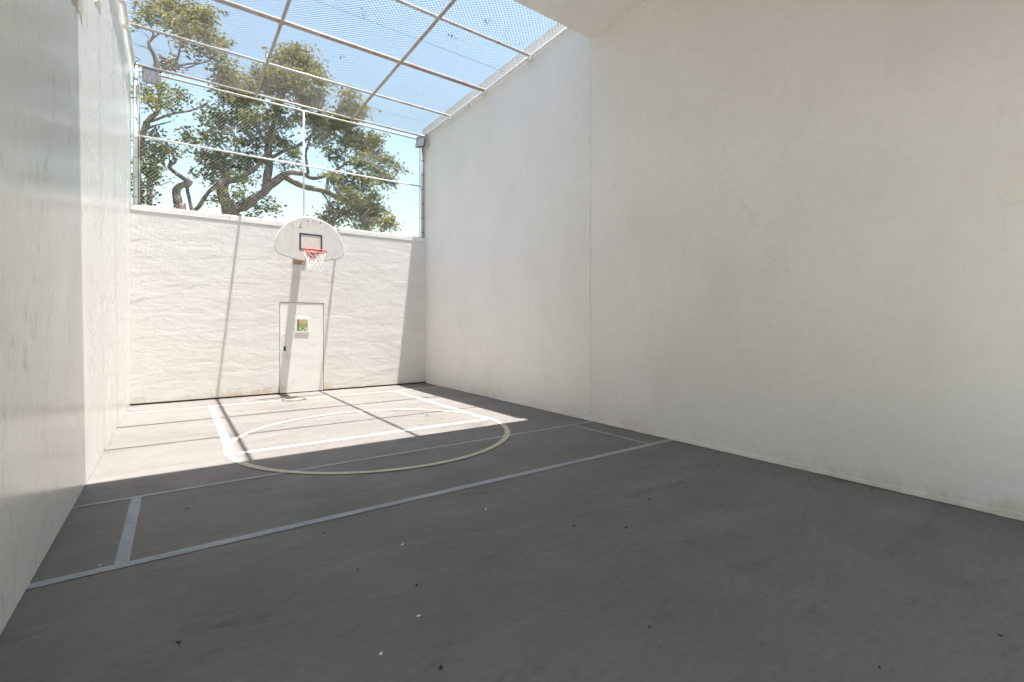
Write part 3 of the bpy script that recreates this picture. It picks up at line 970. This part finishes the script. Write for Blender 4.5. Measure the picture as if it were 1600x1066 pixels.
caught('dark twiggy leaf clump on the netting nearest the roof edge', 761, 34, 9, .035, 1)
caught('few dead leaves on the netting just below the big leaf clump', 708, 60, 6, .028, 2)
caught('row of dead leaves on the netting between the two long pipes', 569, 22, 6, .05, 3)
caught('small dead leaves on the netting left of the first long pipe', 350, 24, 5, .03, 4)
caught('dead leaves on the netting above the oak crown', 535, 90, 5, .03, 5)

# ------------------------------------------------------------------ litter on the floor
def litter(name, label, u, v, size, mat, seed, slim=0.4, wall=False):
    r = random.Random(seed)
    size *= 0.72
    p = on_floor(u, v, 0.006)
    a = r.uniform(0, math.pi)
    d = Vector((math.cos(a), math.sin(a), 0))
    s = Vector((-d.y, d.x, 0))
    K = 9
    top, low = [], []
    for k in range(K):
        th = 2 * math.pi * k / K
        x, y = math.cos(th), math.sin(th) * slim * r.uniform(.8, 1.2)
        zz = 0.003 + size * 0.22 * (x * x) + size * 0.08 * r.random()
        top.append(p + d * x * size + s * y * size + Vector((0, 0, zz)))
        low.append(p + d * x * size + s * y * size + Vector((0, 0, max(0, zz - 0.003) - 0.002)))
    mb = MB().add(top + low, [tuple(range(K)), tuple(reversed(range(K, 2 * K)))] + [(k, k + K, (k + 1) % K + K, (k + 1) % K) for k in range(K)])
    tag(obj(name, mb, M[mat]), label, 'petal' if 'petal' in name else 'leaf', 'litter on the court floor')


litter('petal', 'thin white petal on the dark floor below the wide pale line', 629, 851, .024, 'leaf_white', 1, .25)
litter('petal', 'white petal lying mid-floor below the thin one', 654, 963, .019, 'leaf_white', 2, .4)
litter('petal', 'roundish white petal close to the bottom edge', 595, 1022, .013, 'leaf_white', 3, .7)
litter('petal', 'tiny white petal just below the wide pale line near mid-court', 759, 796, .016, 'leaf_white', 4, .5)
litter('petal', 'tiny white petal above the wide line at its left end', 156, 884, .015, 'leaf_white', 5, .6)
litter('fallen_leaf', 'dark curled leaf on the near floor at lower left', 279, 1004, .018, 'leaf_dark', 6, .5)
litter('fallen_leaf', 'dark leaf just above the white mid-floor petal', 651, 915, .018, 'leaf_dark', 7, .5)
litter('fallen_leaf', 'small black leaf at the bottom edge right of the round petal', 689, 1043, .014, 'leaf_dark', 8, .8)
litter('fallen_leaf', 'yellow-brown leaf bit on the near floor right of centre', 1030, 1010, .013, 'leaf_yellow', 9, .8)
litter('fallen_leaf', 'orange-brown dry leaf at the foot of the right wall', 1363, 764, .030, 'leaf_brown', 10, .6)
litter('fallen_leaf', 'slim dark leaf left of the thin white petal', 559, 890, .016, 'leaf_dark', 11, .3)
litter('fallen_leaf', 'dark speck of leaf touching the wide pale line', 506, 833, .016, 'leaf_dark', 12, .5)
litter('fallen_leaf', 'dark leaf speck near the right end of the wide line', 1015, 781, .020, 'leaf_dark', 13, .6)
litter('fallen_leaf', 'left of two dark leaf specks on the floor right of centre', 897, 822, .018, 'leaf_dark', 14, .6)
litter('fallen_leaf', 'right of two dark leaf specks on the floor right of centre', 978, 825, .018, 'leaf_dark', 15, .6)
litter('fallen_leaf', 'small dark leaf just above the yellow-brown leaf bit', 1015, 980, .011, 'leaf_dark', 16, .6)
litter('fallen_leaf', 'dark leaf near the right edge of the floor', 1563, 993, .013, 'leaf_dark', 17, .4)
litter('fallen_leaf', 'dark leaf at the bottom edge towards the right', 1374, 1043, .012, 'leaf_dark', 18, .4)
litter('fallen_leaf', 'dark leaf resting between the service lines at the left', 293, 795, .022, 'leaf_dark', 19, .35)
litter('fallen_leaf', 'dark speck of leaf near the right wall foot below mid-wall', 1122, 728, .018, 'leaf_dark', 20, .6)
print('leaves', nA, nB)
